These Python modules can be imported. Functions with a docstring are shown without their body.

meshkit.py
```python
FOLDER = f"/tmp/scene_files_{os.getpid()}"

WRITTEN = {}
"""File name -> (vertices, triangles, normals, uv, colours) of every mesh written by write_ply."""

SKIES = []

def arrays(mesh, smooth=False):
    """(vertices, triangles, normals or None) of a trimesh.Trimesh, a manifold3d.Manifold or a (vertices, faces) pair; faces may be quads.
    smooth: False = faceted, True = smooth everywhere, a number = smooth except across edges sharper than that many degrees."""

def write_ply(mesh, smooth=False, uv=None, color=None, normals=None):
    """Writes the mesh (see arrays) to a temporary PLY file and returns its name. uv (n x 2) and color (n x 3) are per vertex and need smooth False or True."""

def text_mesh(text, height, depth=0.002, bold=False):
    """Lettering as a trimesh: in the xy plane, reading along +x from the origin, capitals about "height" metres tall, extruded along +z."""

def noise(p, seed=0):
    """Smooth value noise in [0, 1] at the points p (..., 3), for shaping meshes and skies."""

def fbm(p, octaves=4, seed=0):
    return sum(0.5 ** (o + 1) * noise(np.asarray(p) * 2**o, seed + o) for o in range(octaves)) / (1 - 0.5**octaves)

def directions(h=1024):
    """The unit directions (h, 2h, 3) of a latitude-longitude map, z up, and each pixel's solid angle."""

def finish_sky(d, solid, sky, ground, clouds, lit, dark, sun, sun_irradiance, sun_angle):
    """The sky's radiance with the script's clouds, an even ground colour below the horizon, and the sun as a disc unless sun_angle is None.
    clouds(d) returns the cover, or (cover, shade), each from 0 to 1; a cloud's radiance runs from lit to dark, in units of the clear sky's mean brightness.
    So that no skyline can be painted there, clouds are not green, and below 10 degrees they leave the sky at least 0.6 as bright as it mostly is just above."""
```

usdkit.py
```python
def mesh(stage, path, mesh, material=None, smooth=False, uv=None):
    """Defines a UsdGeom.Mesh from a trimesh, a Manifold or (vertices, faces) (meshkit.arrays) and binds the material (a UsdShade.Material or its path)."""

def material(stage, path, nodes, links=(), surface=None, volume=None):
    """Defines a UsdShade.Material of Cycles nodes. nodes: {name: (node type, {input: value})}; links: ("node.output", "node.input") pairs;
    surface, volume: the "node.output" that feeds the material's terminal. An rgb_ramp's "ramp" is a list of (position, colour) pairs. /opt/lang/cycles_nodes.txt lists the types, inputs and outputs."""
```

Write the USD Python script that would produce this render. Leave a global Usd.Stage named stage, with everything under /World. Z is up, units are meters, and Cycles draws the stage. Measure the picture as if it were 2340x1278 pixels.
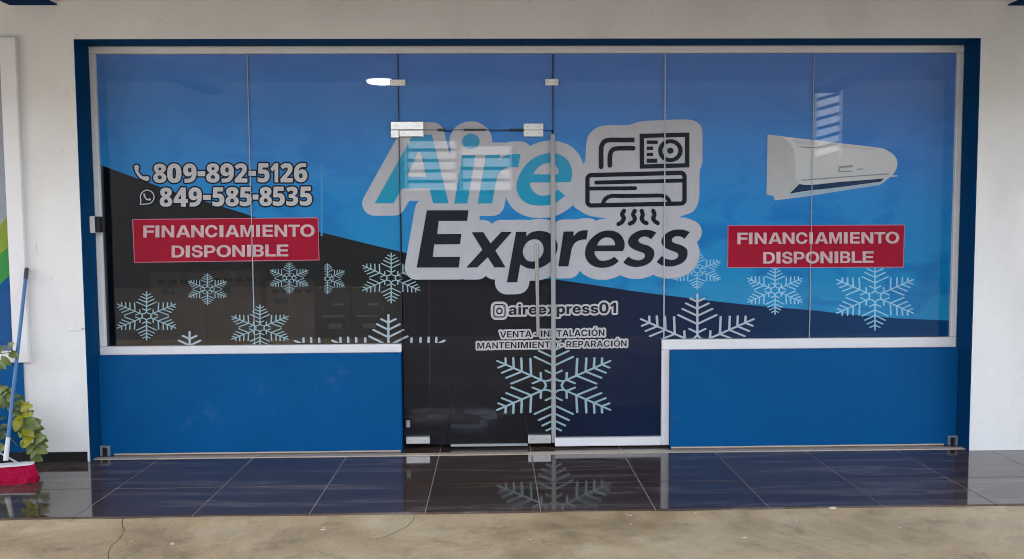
import math, random, glob
import numpy as np, trimesh, shapely
from shapely.geometry import Polygon, LineString, Point, box as sbox
from shapely import affinity
from shapely.ops import unary_union
from PIL import Image, ImageDraw, ImageFont
from pxr import Usd, UsdGeom, UsdLux, UsdShade, Gf, Sdf
import usdkit

stage = Usd.Stage.CreateInMemory()
UsdGeom.SetStageUpAxis(stage, 'Z')
UsdGeom.SetStageMetersPerUnit(stage, 1.0)
UsdGeom.Xform.Define(stage, '/World')
UsdGeom.Scope.Define(stage, '/World/Looks')

# ------------------------------------------------------------------ camera
F, PITCH, YAW, ROLL = 1844.3367, .0615, .0216, .0063
EYE = np.array([2.5943, -5.1357, 1.4598])
_f = np.array([math.sin(YAW), math.cos(YAW), 0]); _r = np.array([math.cos(YAW), -math.sin(YAW), 0]); _u = np.array([0, 0, 1.])
FWD = _f * math.cos(PITCH) - _u * math.sin(PITCH); _u2 = _u * math.cos(PITCH) + _f * math.sin(PITCH)
RIGHT = _r * math.cos(ROLL) - _u2 * math.sin(ROLL); UP = _u2 * math.cos(ROLL) + _r * math.sin(ROLL)
cam = UsdGeom.Camera.Define(stage, '/World/camera')
cam.AddTransformOp().Set(Gf.Matrix4d(*[float(v) for row in (np.append(RIGHT, 0), np.append(UP, 0), np.append(-FWD, 0), np.append(EYE, 1)) for v in row]))
cam.CreateHorizontalApertureAttr(36.0); cam.CreateVerticalApertureAttr(36.0 * 559 / 1024)
cam.CreateFocalLengthAttr(36.0 * F / 2340); cam.CreateClippingRangeAttr(Gf.Vec2f(.05, 2000))
cam.CreateExposureAttr(2.9)

# ------------------------------------------------------------------ daylight
SUN_DIR = np.array([-.30, .62, .72]); SUN_DIR /= np.linalg.norm(SUN_DIR)     # towards the sun: behind the shop
ELEV, ROT = math.asin(SUN_DIR[2]), math.atan2(SUN_DIR[0], SUN_DIR[1])
usdkit.material(stage, '/World/Looks/sky_light', {
    's': ('sky_texture', {'sky_type': 'single_scattering', 'sun_disc': False, 'sun_elevation': ELEV, 'sun_rotation': ROT, 'aerosol_density': 2.0}),
    'h': ('hsv', {'saturation': .40}), 'w': ('mix_color', {'blend_type': 'multiply', 'fac': 1.0, 'b': (.985, .975, .955), 'use_clamp': False}),
    'b': ('background_shader', {'strength': .12})}, [('s.color', 'h.color'), ('h.color', 'w.a'), ('w.result', 'b.color')], surface='b.background')
sky = UsdLux.DomeLight.Define(stage, '/World/sky')
UsdShade.MaterialBindingAPI.Apply(sky.GetPrim()).Bind(UsdShade.Material.Get(stage, '/World/Looks/sky_light'))
sky.GetPrim().SetCustomDataByKey('kind', 'structure'); sky.GetPrim().SetCustomDataByKey('label', 'hazy daylight sky beyond the covered walkway')
sun = UsdLux.DistantLight.Define(stage, '/World/sun')
sun.CreateNormalizeAttr(True); sun.CreateIntensityAttr(1.0); sun.CreateAngleAttr(.5); sun.CreateColorAttr(Gf.Vec3f(1, .965, .92))
_z = Gf.Vec3d(*SUN_DIR)
sun.AddOrientOp(UsdGeom.XformOp.PrecisionDouble).Set(Gf.Quatd(Gf.Rotation(Gf.Vec3d(0, 0, 1), _z).GetQuat()))

# ------------------------------------------------------------------ helpers
USED = {}
def numbered(parent, name):
    k = (parent, name); n = USED.get(k, 0); USED[k] = n + 1
    return f'{parent}/{name}' if n == 0 else f'{parent}/{name}_{n:03d}'
def path_of(p): return p if isinstance(p, str) else str(p.GetPath())
def tag(prim, label=None, cat=None, group=None, kind=None):
    for k, v in (('label', label), ('category', cat), ('group', group), ('kind', kind)):
        if v: prim.SetCustomDataByKey(k, v)
    return prim
def thing(name, label=None, cat=None, group=None, kind=None, at=(0, 0, 0)):
    x = UsdGeom.Xform.Define(stage, numbered('/World', name))
    x.AddTranslateOp().Set(Gf.Vec3d(*map(float, at)))
    pr = x.GetPrim(); ORIGIN[str(pr.GetPath())] = np.array(at, float)
    return tag(pr, label, cat, group, kind)
ORIGIN = {}
def origin_of(p):
    o = np.zeros(3)
    for k, v in ORIGIN.items():
        if p == k or p.startswith(k + '/'): o = v
    return o
def obj(name, mesh, mat, parent='/World', smooth=False, label=None, cat=None, group=None, kind=None):
    pp = path_of(parent); o = origin_of(pp)
    if isinstance(mesh, trimesh.Trimesh):
        mesh = mesh.copy(); mesh.vertices = mesh.vertices - o
    m = usdkit.mesh(stage, numbered(pp, name), mesh, M[mat], smooth=smooth)
    return tag(m.GetPrim(), label, cat, group, kind)
def cat_(*ms): return trimesh.util.concatenate([m for m in ms if m is not None])
def cbox(x0, x1, y0, y1, z0, z1, b=0.0):
    if b <= 0:
        m = trimesh.creation.box((x1 - x0, y1 - y0, z1 - z0)); m.apply_translation(((x0 + x1) / 2, (y0 + y1) / 2, (z0 + z1) / 2)); return m
    P = []
    for x in (x0, x1):
        for y in (y0, y1):
            for z in (z0, z1):
                sx, sy, sz = (1 if x == x0 else -1), (1 if y == y0 else -1), (1 if z == z0 else -1)
                P += [(x, y + sy * b, z + sz * b), (x + sx * b, y, z + sz * b), (x + sx * b, y + sy * b, z)]
    return trimesh.convex.convex_hull(np.array(P))
def tube(pts, r, n=10, r1=None):
    pts = np.array(pts, float); k = len(pts)
    t = np.gradient(pts, axis=0); t /= np.linalg.norm(t, axis=1)[:, None]
    a = np.array([0, 0, 1.]) if abs(t[0][2]) < .9 else np.array([1., 0, 0])
    V = []
    for i in range(k):
        u = np.cross(t[i], a); u /= np.linalg.norm(u); w = np.cross(u, t[i]); a = w
        rr = r if r1 is None else r + (r1 - r) * i / (k - 1)
        V += [pts[i] + rr * (math.cos(q) * u + math.sin(q) * w) for q in np.linspace(0, 2 * math.pi, n, endpoint=False)]
    Fc = []
    for i in range(k - 1):
        for j in range(n):
            p, q = i * n + j, i * n + (j + 1) % n
            Fc += [(p, q, q + n), (p, q + n, p + n)]
    V += [pts[0], pts[-1]]
    for j in range(n):
        Fc += [(len(V) - 2, (j + 1) % n, j), (len(V) - 1, (k - 1) * n + j, (k - 1) * n + (j + 1) % n)]
    return trimesh.Trimesh(np.array(V), np.array(Fc), process=False)
def curve(P, n=8, closed=False):
    P = [np.array(p, float) for p in P]
    Q = [P[-1]] + P + P[:2] if closed else [2 * P[0] - P[1]] + P + [2 * P[-1] - P[-2]]
    out = []
    for i in range(1, len(Q) - 2):
        a, b, c, d = Q[i - 1:i + 3]
        for t in np.linspace(0, 1, n, endpoint=False):
            out.append(.5 * (2 * b + (c - a) * t + (2 * a - 5 * b + 4 * c - d) * t * t + (3 * b - a - 3 * c + d) * t ** 3))
    if not closed: out.append(P[-1])
    return np.array(out)
# a point of the plane y = Y that the photograph shows at (px, py)
def W(px, py, Y):
    d = FWD + RIGHT * (px - 1170) / F - UP * (py - 639) / F
    return EYE + d * (Y - EYE[1]) / d[1]
def polys(s):
    return [g for g in getattr(s, 'geoms', [s]) if g.geom_type == 'Polygon' and g.area > 0]
def sheet(shape, Y, t=.0006):
    """a sheet of vinyl t thick whose back lies on the plane y = Y; shape in photograph coordinates, laid on that plane"""
    ms = []
    for g in polys(shape):
        g = Polygon([W(x, y, Y)[[0, 2]] for x, y in g.exterior.coords], [[W(x, y, Y)[[0, 2]] for x, y in h.coords] for h in g.interiors]).buffer(0)
        for q in polys(g):
            m = trimesh.creation.extrude_polygon(q, t, engine='earcut')
            v = m.vertices.copy(); m.vertices = np.stack([v[:, 0], Y - v[:, 2], v[:, 1]], 1); ms.append(m)
    return cat_(*ms) if ms else None
def plate(shape, y0, y1):
    """shape in world x, z coordinates, from y0 to y1"""
    ms = []
    for q in polys(shape):
        m = trimesh.creation.extrude_polygon(q, y1 - y0, engine='earcut'); v = m.vertices.copy()
        m.vertices = np.stack([v[:, 0], y1 - v[:, 2], v[:, 1]], 1); ms.append(m)
    return cat_(*ms)

# ------------------------------------------------------------------ materials
M = {}
def mat(name, nodes, links, surface='p.BSDF'):
    M[name] = usdkit.material(stage, '/World/Looks/' + name, nodes, links, surface=surface); return name
def c3(c, k=1.0): return tuple(min(1, max(0, v * k)) for v in c)
def paint(name, col, rough=.5, var=.06, scale=3.0, bump=.0, bscale=120, metallic=0, spec=.5, rvar=0.0):
    nodes = {'g': ('geometry', {}), 'n': ('noise_texture', {'scale': scale, 'detail': 5, 'roughness': .6}),
             'r': ('rgb_ramp', {'ramp': [(.25, c3(col, 1 - var)), (.75, c3(col, 1 + var))]}),
             'p': ('principled_bsdf', {'roughness': rough, 'metallic': metallic, 'specular_ior_level': spec})}
    links = [('g.position', 'n.vector'), ('n.fac', 'r.fac'), ('r.color', 'p.base_color')]
    if rvar:
        nodes['m'] = ('map_range', {'from_min': .3, 'from_max': .7, 'to_min': max(.0, rough - rvar), 'to_max': rough + rvar}); links += [('n.fac', 'm.value'), ('m.result', 'p.roughness')]
    if bump:
        nodes['bn'] = ('noise_texture', {'scale': bscale, 'detail': 3}); nodes['b'] = ('bump', {'strength': bump, 'distance': .004})
        links += [('g.position', 'bn.vector'), ('bn.fac', 'b.height'), ('b.normal', 'p.normal')]
    return mat(name, nodes, links)

# plaster: white, slightly scuffed and grubby
mat('white_plaster', {'g': ('geometry', {}), 'mp': ('mapping', {'scale': (1, 1, .45)}),
    'n': ('noise_texture', {'scale': 1.6, 'detail': 7, 'roughness': .62}), 'r': ('rgb_ramp', {'ramp': [(.3, (.645, .63, .625)), (.5, (.72, .71, .705)), (.7, (.755, .75, .75))]}),
    'n2': ('noise_texture', {'scale': 14, 'detail': 4}), 'r2': ('rgb_ramp', {'ramp': [(.24, (.82, .80, .78)), (.36, (1, 1, 1))]}),
    'x': ('mix_color', {'blend_type': 'multiply', 'fac': .55}), 'bn': ('noise_texture', {'scale': 90, 'detail': 4}), 'bn2': ('noise_texture', {'scale': 5, 'detail': 2}),
    'ad': ('math', {'math_type': 'multiply_add', 'value2': 6.0}), 'b': ('bump', {'strength': .42, 'distance': .002}),
    'p': ('principled_bsdf', {'roughness': .62, 'specular_ior_level': .35})},
    [('g.position', 'mp.vector'), ('mp.vector', 'n.vector'), ('n.fac', 'r.fac'), ('g.position', 'n2.vector'), ('n2.fac', 'r2.fac'), ('r.color', 'x.a'), ('r2.color', 'x.b'), ('x.result', 'p.base_color'),
     ('g.position', 'bn.vector'), ('g.position', 'bn2.vector'), ('bn2.fac', 'ad.value1'), ('bn.fac', 'ad.value3'), ('ad.value', 'b.height'), ('b.normal', 'p.normal')])
# blue wall paint with faint scuffs
def blue_paint(name, col, spec=.11, rough=.5, scuff=.085):
    mat(name, {'g': ('geometry', {}), 'n': ('noise_texture', {'scale': 2.2, 'detail': 6, 'roughness': .6}),
        'r': ('rgb_ramp', {'ramp': [(.28, c3(col, .93)), (.72, c3(col, 1.07))]}),
        'n2': ('noise_texture', {'scale': 3.1, 'detail': 8, 'roughness': .72}), 'r2': ('rgb_ramp', {'ramp': [(.60, (0, 0, 0)), (.76, (scuff, scuff, scuff))]}),
        'x': ('mix_color', {'blend_type': 'mix', 'b': (.30, .38, .50)}), 'bn': ('noise_texture', {'scale': 60, 'detail': 4}), 'bn2': ('noise_texture', {'scale': 4, 'detail': 2}),
        'ad': ('math', {'math_type': 'multiply_add', 'value2': 5.0}), 'b': ('bump', {'strength': .16, 'distance': .002}),
        'p': ('principled_bsdf', {'roughness': rough, 'specular_ior_level': spec})},
        [('g.position', 'n.vector'), ('n.fac', 'r.fac'), ('g.position', 'n2.vector'), ('n2.fac', 'r2.fac'), ('r2.color', 'x.fac'), ('r.color', 'x.a'), ('x.result', 'p.base_color'),
         ('g.position', 'bn.vector'), ('g.position', 'bn2.vector'), ('bn2.fac', 'ad.value1'), ('bn.fac', 'ad.value3'), ('ad.value', 'b.height'), ('b.normal', 'p.normal')])
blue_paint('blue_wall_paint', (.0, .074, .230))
blue_paint('blue_shaded_paint', (.0, .046, .140), .06, .7, 0.0)  # same blue as the low walls, darkened to hold the shade of the recess
paint('white_frame_paint', (.70, .69, .71), .38, .04, 6, .05, 200)
paint('grey_film', (.40, .41, .43), .3, .05)
# floor tile: near black porcelain with pale streaks, polished
mat('black_tile', {'g': ('geometry', {}), 'oi': ('object_info', {}), 'mp': ('mapping', {'scale': (.7, 8, 1)}), 'n': ('noise_texture', {'scale': 1.1, 'detail': 5, 'roughness': .55, 'distortion': .5}),
    'r': ('rgb_ramp', {'ramp': [(.3, (.044, .029, .024)), (.54, (.066, .045, .037)), (.612, (.125, .10, .09)), (.630, (.066, .045, .037)), (.8, (.085, .06, .05))]}),
    'v': ('map_range', {'from_min': 0, 'from_max': 1, 'to_min': .8, 'to_max': 1.2}), 'x': ('mix_color', {'blend_type': 'multiply', 'fac': 1.0, 'use_clamp': False}), 'cc': ('combine_color', {}),
    'n2': ('noise_texture', {'scale': 6, 'detail': 5}), 'mr': ('map_range', {'from_min': .35, 'from_max': .75, 'to_min': .02, 'to_max': .13}),
    'bn': ('noise_texture', {'scale': 3.5, 'detail': 2}), 'b': ('bump', {'strength': .04, 'distance': .002}),
    'p': ('principled_bsdf', {'specular_ior_level': .5, 'ior': 1.66})},
    [('g.position', 'mp.vector'), ('mp.vector', 'n.vector'), ('n.fac', 'r.fac'), ('oi.random', 'v.value'), ('v.result', 'cc.r'), ('v.result', 'cc.g'), ('v.result', 'cc.b'), ('r.color', 'x.a'), ('cc.color', 'x.b'), ('x.result', 'p.base_color'),
     ('g.position', 'n2.vector'), ('n2.fac', 'mr.value'), ('mr.result', 'p.roughness'), ('g.position', 'bn.vector'), ('bn.fac', 'b.height'), ('b.normal', 'p.normal')])
paint('skirting_tile', (.012, .011, .012), .12, .2, 8)
paint('grout', (.50, .45, .42), .7, .2, 25, .3, 150)
paint('threshold_stone', (.52, .42, .33), .35, .12, 12, .1)
mat('concrete', {'g': ('geometry', {}), 'n': ('noise_texture', {'scale': 1.1, 'detail': 10, 'roughness': .68, 'distortion': .5}),
    'r': ('rgb_ramp', {'ramp': [(.32, (.30, .215, .12)), (.45, (.46, .345, .205)), (.53, (.56, .43, .265)), (.68, (.68, .57, .40))]}),
    'n2': ('noise_texture', {'scale': 7, 'detail': 8, 'roughness': .7}), 'r2': ('rgb_ramp', {'ramp': [(.33, (.68, .66, .62)), (.48, (1, 1, 1)), (.66, (1, .97, .92)), (.8, (1.0, .88, .70))]}),
    'x': ('mix_color', {'blend_type': 'multiply', 'fac': .85}),
    'n3': ('noise_texture', {'scale': 160, 'detail': 4, 'roughness': .7}), 'r3': ('rgb_ramp', {'ramp': [(.30, (.60, .58, .55)), (.5, (1, 1, 1))]}), 'x2': ('mix_color', {'blend_type': 'multiply', 'fac': .6}),
    'bn': ('noise_texture', {'scale': 70, 'detail': 6, 'roughness': .65}), 'b': ('bump', {'strength': .6, 'distance': .005}),
    'mr': ('map_range', {'from_min': .35, 'from_max': .65, 'to_min': .34, 'to_max': .62}), 'p': ('principled_bsdf', {'specular_ior_level': .45})},
    [('g.position', 'n.vector'), ('n.fac', 'r.fac'), ('g.position', 'n2.vector'), ('n2.fac', 'r2.fac'), ('r.color', 'x.a'), ('r2.color', 'x.b'), ('g.position', 'n3.vector'), ('n3.fac', 'r3.fac'), ('x.result', 'x2.a'), ('r3.color', 'x2.b'), ('x2.result', 'p.base_color'),
     ('g.position', 'bn.vector'), ('bn.fac', 'b.height'), ('b.normal', 'p.normal'), ('n2.fac', 'mr.value'), ('mr.result', 'p.roughness')])
paint('asphalt', (.038, .036, .034), .85, .25, 2, .5, 80)
paint('dark_crack', (.09, .07, .05), .9, .2, 20)
paint('stone_chip', (.55, .5, .42), .7, .2, 60)
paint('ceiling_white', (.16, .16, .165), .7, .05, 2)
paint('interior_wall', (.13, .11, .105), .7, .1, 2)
paint('beam_blue', (.001, .022, .085), .7, .08, 3, spec=.03)
paint('far_wall', (.022, .024, .027), .8, .12, .8)
paint('louvre_white', (.64, .66, .68), .5, .05, 3)
paint('dark_void', (.01, .01, .011), .8, .1)
paint('steel', (.62, .61, .60), .26, .06, 40, .02, 90, metallic=1)
paint('bright_steel', (.82, .82, .81), .34, .04, 30, 0, 90, metallic=1)
paint('handle_steel', (.34, .335, .33), .3, .05, 30, 0, 90, metallic=1)
paint('patch_cover', (.80, .80, .80), .3, .03, 10)
paint('bracket_grey', (.20, .225, .27), .6, .1, 30)
paint('seal_grey', (.30, .31, .315), .35, .06, 30)
paint('dark_seal', (.01, .012, .018), .4, .1)
paint('clear_silicone', (.40, .47, .54), .2, .1, 40)
paint('carton', (.40, .265, .18), .75, .12, 6, .1, 90)
paint('carton_tape', (.40, .33, .25), .3, .1)
paint('carton_ink', (.035, .03, .03), .6, .1)
paint('appliance_black', (.018, .018, .022), .2, .1)
paint('appliance_trim', (.45, .46, .48), .3, .05)
paint('shoe_white', (.85, .83, .81), .6, .06, 40)
paint('shoe_brown', (.22, .15, .13), .7, .1, 30)
paint('broom_blue', (.035, .135, .33), .33, .08, 20)
paint('broom_cap', (.03, .035, .05), .5, .1)
paint('broom_white', (.62, .62, .63), .35, .06, 30)
mat('broom_bristle', {'g': ('geometry', {}), 'mp': ('mapping', {'scale': (75, 40, 4)}), 'n': ('noise_texture', {'scale': 1, 'detail': 3}), 'r': ('rgb_ramp', {'ramp': [(.3, (.25, .002, .026)), (.7, (.43, .006, .055))]}),
    'b': ('bump', {'strength': .35, 'distance': .003}), 'p': ('principled_bsdf', {'roughness': .7, 'specular_ior_level': .08})},
    [('g.position', 'mp.vector'), ('mp.vector', 'n.vector'), ('n.fac', 'r.fac'), ('r.color', 'p.base_color'), ('n.fac', 'b.height'), ('b.normal', 'p.normal')])
paint('pot_grey', (.30, .30, .31), .5, .1)
paint('stem_green', (.14, .19, .07), .5, .1, 20)
paint('dry_leaf', (.05, .05, .04), .6, .1)
def leaf_mat(name, col):
    mat(name, {'g': ('geometry', {}), 'n': ('noise_texture', {'scale': 25, 'detail': 4}), 'r': ('rgb_ramp', {'ramp': [(.3, c3(col, .75)), (.7, c3(col, 1.25))]}),
        'p': ('principled_bsdf', {'roughness': .28, 'specular_ior_level': .5}), 't': ('translucent_bsdf', {'color': c3(col, 1.3)}), 'm': ('mix_closure', {'fac': .25})},
        [('g.position', 'n.vector'), ('n.fac', 'r.fac'), ('r.color', 'p.base_color'), ('p.BSDF', 'm.closure1'), ('t.BSDF', 'm.closure2')], surface='m.closure')
leaf_mat('leaf_green', (.17, .22, .06)); leaf_mat('leaf_dark', (.09, .14, .065)); leaf_mat('leaf_yellow', (.33, .32, .012))

# glass: see-through sheet that reflects by fresnel
def glass(name, tint):
    mat(name, {'f': ('fresnel', {'IOR': 1.46}), 't': ('transparent_bsdf', {'color': tint}), 'gl': ('glossy_bsdf', {'color': (1, 1, 1), 'roughness': 0.0}), 'm': ('mix_closure', {})},
        [('f.fac', 'm.fac'), ('t.BSDF', 'm.closure1'), ('gl.BSDF', 'm.closure2')], surface='m.closure')
glass('pane_glass', (.66, .67, .69))
glass('door_glass', (.80, .82, .83))

# printed vinyl
VR = .012
def vinyl(name, col, rough=VR, alpha=1.0, var=.04):
    nodes = {'g': ('geometry', {}), 'n': ('noise_texture', {'scale': 9, 'detail': 4}), 'r': ('rgb_ramp', {'ramp': [(.3, c3(col, 1 - var)), (.7, c3(col, 1 + var))]}),
             'p': ('principled_bsdf', {'roughness': rough, 'alpha': alpha, 'specular_ior_level': .36})}
    return mat(name, nodes, [('g.position', 'n.vector'), ('n.fac', 'r.fac'), ('r.color', 'p.base_color')])
vinyl('vinyl_white', (.43, .435, .475)); vinyl('vinyl_navy', (.006, .008, .018)); vinyl('vinyl_ink', (.006, .007, .014)); vinyl('vinyl_red', (.30, .002, .022), var=.08); vinyl('vinyl_red_edge', (.55, .2, .3))
vinyl('vinyl_text', (.46, .45, .47)); vinyl('vinyl_pink', (.52, .38, .40), var=.1)
vinyl('flake_ice', (.27, .39, .43)); vinyl('flake_white', (.36, .42, .48)); vinyl('flake_faint', (.30, .55, .68), alpha=.36); vinyl('flake_ghost', (.30, .52, .64), alpha=.24); vinyl('flake_soft', (.26, .38, .43), alpha=.85)
vinyl('film_overlap', (.05, .25, .52)); vinyl('photo_side', (.42, .425, .44)); vinyl('photo_dark', (.012, .035, .085)); vinyl('photo_lip', (.30, .42, .52)); vinyl('photo_flap', (.50, .51, .53)); vinyl('photo_shade', (.22, .23, .25)); vinyl('photo_mark', (.25, .26, .28))
vinyl('film_yellow_green', (.20, .27, .035)); vinyl('film_green', (.04, .22, .055)); vinyl('film_blue', (.004, .065, .21)); vinyl('film_grey', (.27, .29, .33))
def zgrad(name, z0, z1, c0, c1, rough=VR):
    mat(name, {'g': ('geometry', {}), 's': ('separate_xyz', {}), 'm': ('map_range', {'from_min': z0, 'from_max': z1, 'to_min': 0, 'to_max': 1, 'clamp': True}), 'r': ('rgb_ramp', {'ramp': [(0, c0), (1, c1)]}), 'p': ('principled_bsdf', {'roughness': rough, 'specular_ior_level': .36})},
        [('g.position', 's.vector'), ('s.z', 'm.value'), ('m.result', 'r.fac'), ('r.color', 'p.base_color')])
zgrad('vinyl_teal', 1.6, 2.1, (.006, .27, .44), (.05, .28, .49))
zgrad('photo_body', 1.75, 2.05, (.49, .50, .51), (.58, .59, .60))
# the printed blue sky: ceiling reflection painted in as grey towards the top, paler low down, with faint peaks
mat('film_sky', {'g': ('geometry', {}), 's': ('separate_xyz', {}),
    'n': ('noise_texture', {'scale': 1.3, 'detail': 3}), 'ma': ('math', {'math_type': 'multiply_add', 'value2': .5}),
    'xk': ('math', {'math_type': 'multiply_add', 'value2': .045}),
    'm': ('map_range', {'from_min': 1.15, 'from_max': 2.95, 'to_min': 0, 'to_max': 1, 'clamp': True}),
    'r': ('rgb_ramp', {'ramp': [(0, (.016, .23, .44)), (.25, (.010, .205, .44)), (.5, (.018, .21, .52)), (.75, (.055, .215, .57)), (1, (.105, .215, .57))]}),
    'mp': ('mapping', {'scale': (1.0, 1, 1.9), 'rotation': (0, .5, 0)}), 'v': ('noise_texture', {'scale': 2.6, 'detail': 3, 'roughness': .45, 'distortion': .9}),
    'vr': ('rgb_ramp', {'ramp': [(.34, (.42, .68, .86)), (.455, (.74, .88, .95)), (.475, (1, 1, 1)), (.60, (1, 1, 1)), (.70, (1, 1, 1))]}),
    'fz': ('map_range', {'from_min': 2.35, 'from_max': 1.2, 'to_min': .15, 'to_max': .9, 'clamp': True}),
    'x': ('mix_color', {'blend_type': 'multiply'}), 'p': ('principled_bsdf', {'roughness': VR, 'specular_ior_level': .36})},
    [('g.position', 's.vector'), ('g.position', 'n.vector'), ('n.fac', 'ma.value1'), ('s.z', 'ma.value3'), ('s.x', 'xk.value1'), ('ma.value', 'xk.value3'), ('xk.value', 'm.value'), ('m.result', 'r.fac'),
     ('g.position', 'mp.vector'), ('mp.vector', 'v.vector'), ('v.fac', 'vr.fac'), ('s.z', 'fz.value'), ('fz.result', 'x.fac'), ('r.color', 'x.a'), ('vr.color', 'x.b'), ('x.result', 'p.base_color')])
# the printed navy lower part, bluer towards the right
mat('film_navy', {'g': ('geometry', {}), 's': ('separate_xyz', {}), 'm': ('map_range', {'from_min': 2.9, 'from_max': 5.7, 'to_min': 0, 'to_max': 1, 'clamp': True}),
    'r': ('rgb_ramp', {'ramp': [(0, (.007, .009, .020)), (.4, (.005, .014, .045)), (1, (.004, .045, .135))]}), 'p': ('principled_bsdf', {'roughness': VR, 'specular_ior_level': .2})},
    [('g.position', 's.vector'), ('s.x', 'm.value'), ('m.result', 'r.fac'), ('r.color', 'p.base_color')])
mat('film_smoke', {'t': ('transparent_bsdf', {'color': (.84, .84, .88)}), 'd': ('diffuse_bsdf', {'color': (.03, .028, .034)}), 'm': ('mix_closure', {'fac': .14})},
    [('t.BSDF', 'm.closure1'), ('d.BSDF', 'm.closure2')], surface='m.closure')
mat('lamp_glow', {'e': ('emission', {'color': (1, .98, .95), 'strength': 7.0})}, [], surface='e.emission')

# ------------------------------------------------------------------ lettering outlines
_fonts, _glyphs = {}, {}
def font(name, weight):
    if (name, weight) not in _fonts:
        f = ImageFont.truetype(glob.glob('/opt/blender-*/*/datafiles/fonts/' + name + '*.woff2')[0], 200)
        f.set_variation_by_axes([weight if a['name'] in (b'Weight', 'Weight') else (32 if a['maximum'] == 32 else a['default']) for a in f.get_variation_axes()])
        _fonts[name, weight] = f
    return _fonts[name, weight]
def trace(im, level=127.5):
    a = np.pad(np.asarray(im, float), 1); ins = a > level
    def cross(p, q):
        t = (level - a[p]) / (a[q] - a[p]); return (p[1] + t * (q[1] - p[1]), p[0] + t * (q[0] - p[0]))
    code = ins[:-1, :-1] * 8 + ins[:-1, 1:] * 4 + ins[1:, 1:] * 2 + ins[1:, :-1] * 1
    T = {1: [(3, 2)], 2: [(2, 1)], 3: [(3, 1)], 4: [(1, 0)], 5: [(3, 0), (1, 2)], 6: [(2, 0)], 7: [(3, 0)], 8: [(0, 3)], 9: [(0, 2)], 10: [(0, 1), (2, 3)], 11: [(0, 1)], 12: [(1, 3)], 13: [(1, 2)], 14: [(2, 3)]}
    nxt = {}
    for y, x in zip(*map(lambda v: v.tolist(), np.nonzero((code > 0) & (code < 15)))):
        e = [((y, x), (y, x + 1)), ((y, x + 1), (y + 1, x + 1)), ((y + 1, x), (y + 1, x + 1)), ((y, x), (y + 1, x))]
        for i, j in T[int(code[y, x])]: nxt.setdefault(e[i], []).append(e[j])
    loops = []
    while nxt:
        cur = next(iter(nxt)); loop = []
        while cur in nxt:
            l = nxt[cur]; n = l.pop()
            if not l: del nxt[cur]
            loop.append(cross(*cur)); cur = n
        if len(loop) > 3: loops.append(loop)
    out = Polygon()
    for p in sorted((Polygon(l).buffer(0) for l in loops), key=lambda p: -p.area):
        if p.area > 2: out = out.symmetric_difference(p)
    return out
def glyph(ch, name, weight):
    k = (ch, name, weight)
    if k not in _glyphs:
        if ch == '-': _glyphs[k] = (sbox(8, 42, 62, 74), 70); return _glyphs[k]
        if ch == 'I': _glyphs[k] = (sbox(14, 0, 50, 145), 64); return _glyphs[k]
        f = font(name, weight); x0, y0, x1, y1 = f.getbbox(ch, anchor='ls')
        im = Image.new('L', (x1 - x0 + 8, y1 - y0 + 8)); ImageDraw.Draw(im).text((4 - x0, 4 - y0), ch, 255, f, anchor='ls')
        s = affinity.affine_transform(trace(im), [1, 0, 0, -1, x0 - 5, 5 - y0 - 1]).simplify(.3)
        _glyphs[k] = (s, f.getlength(ch))
    return _glyphs[k]
SYM, INT = 'NotoSansSymbols-', 'Inter'
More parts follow.
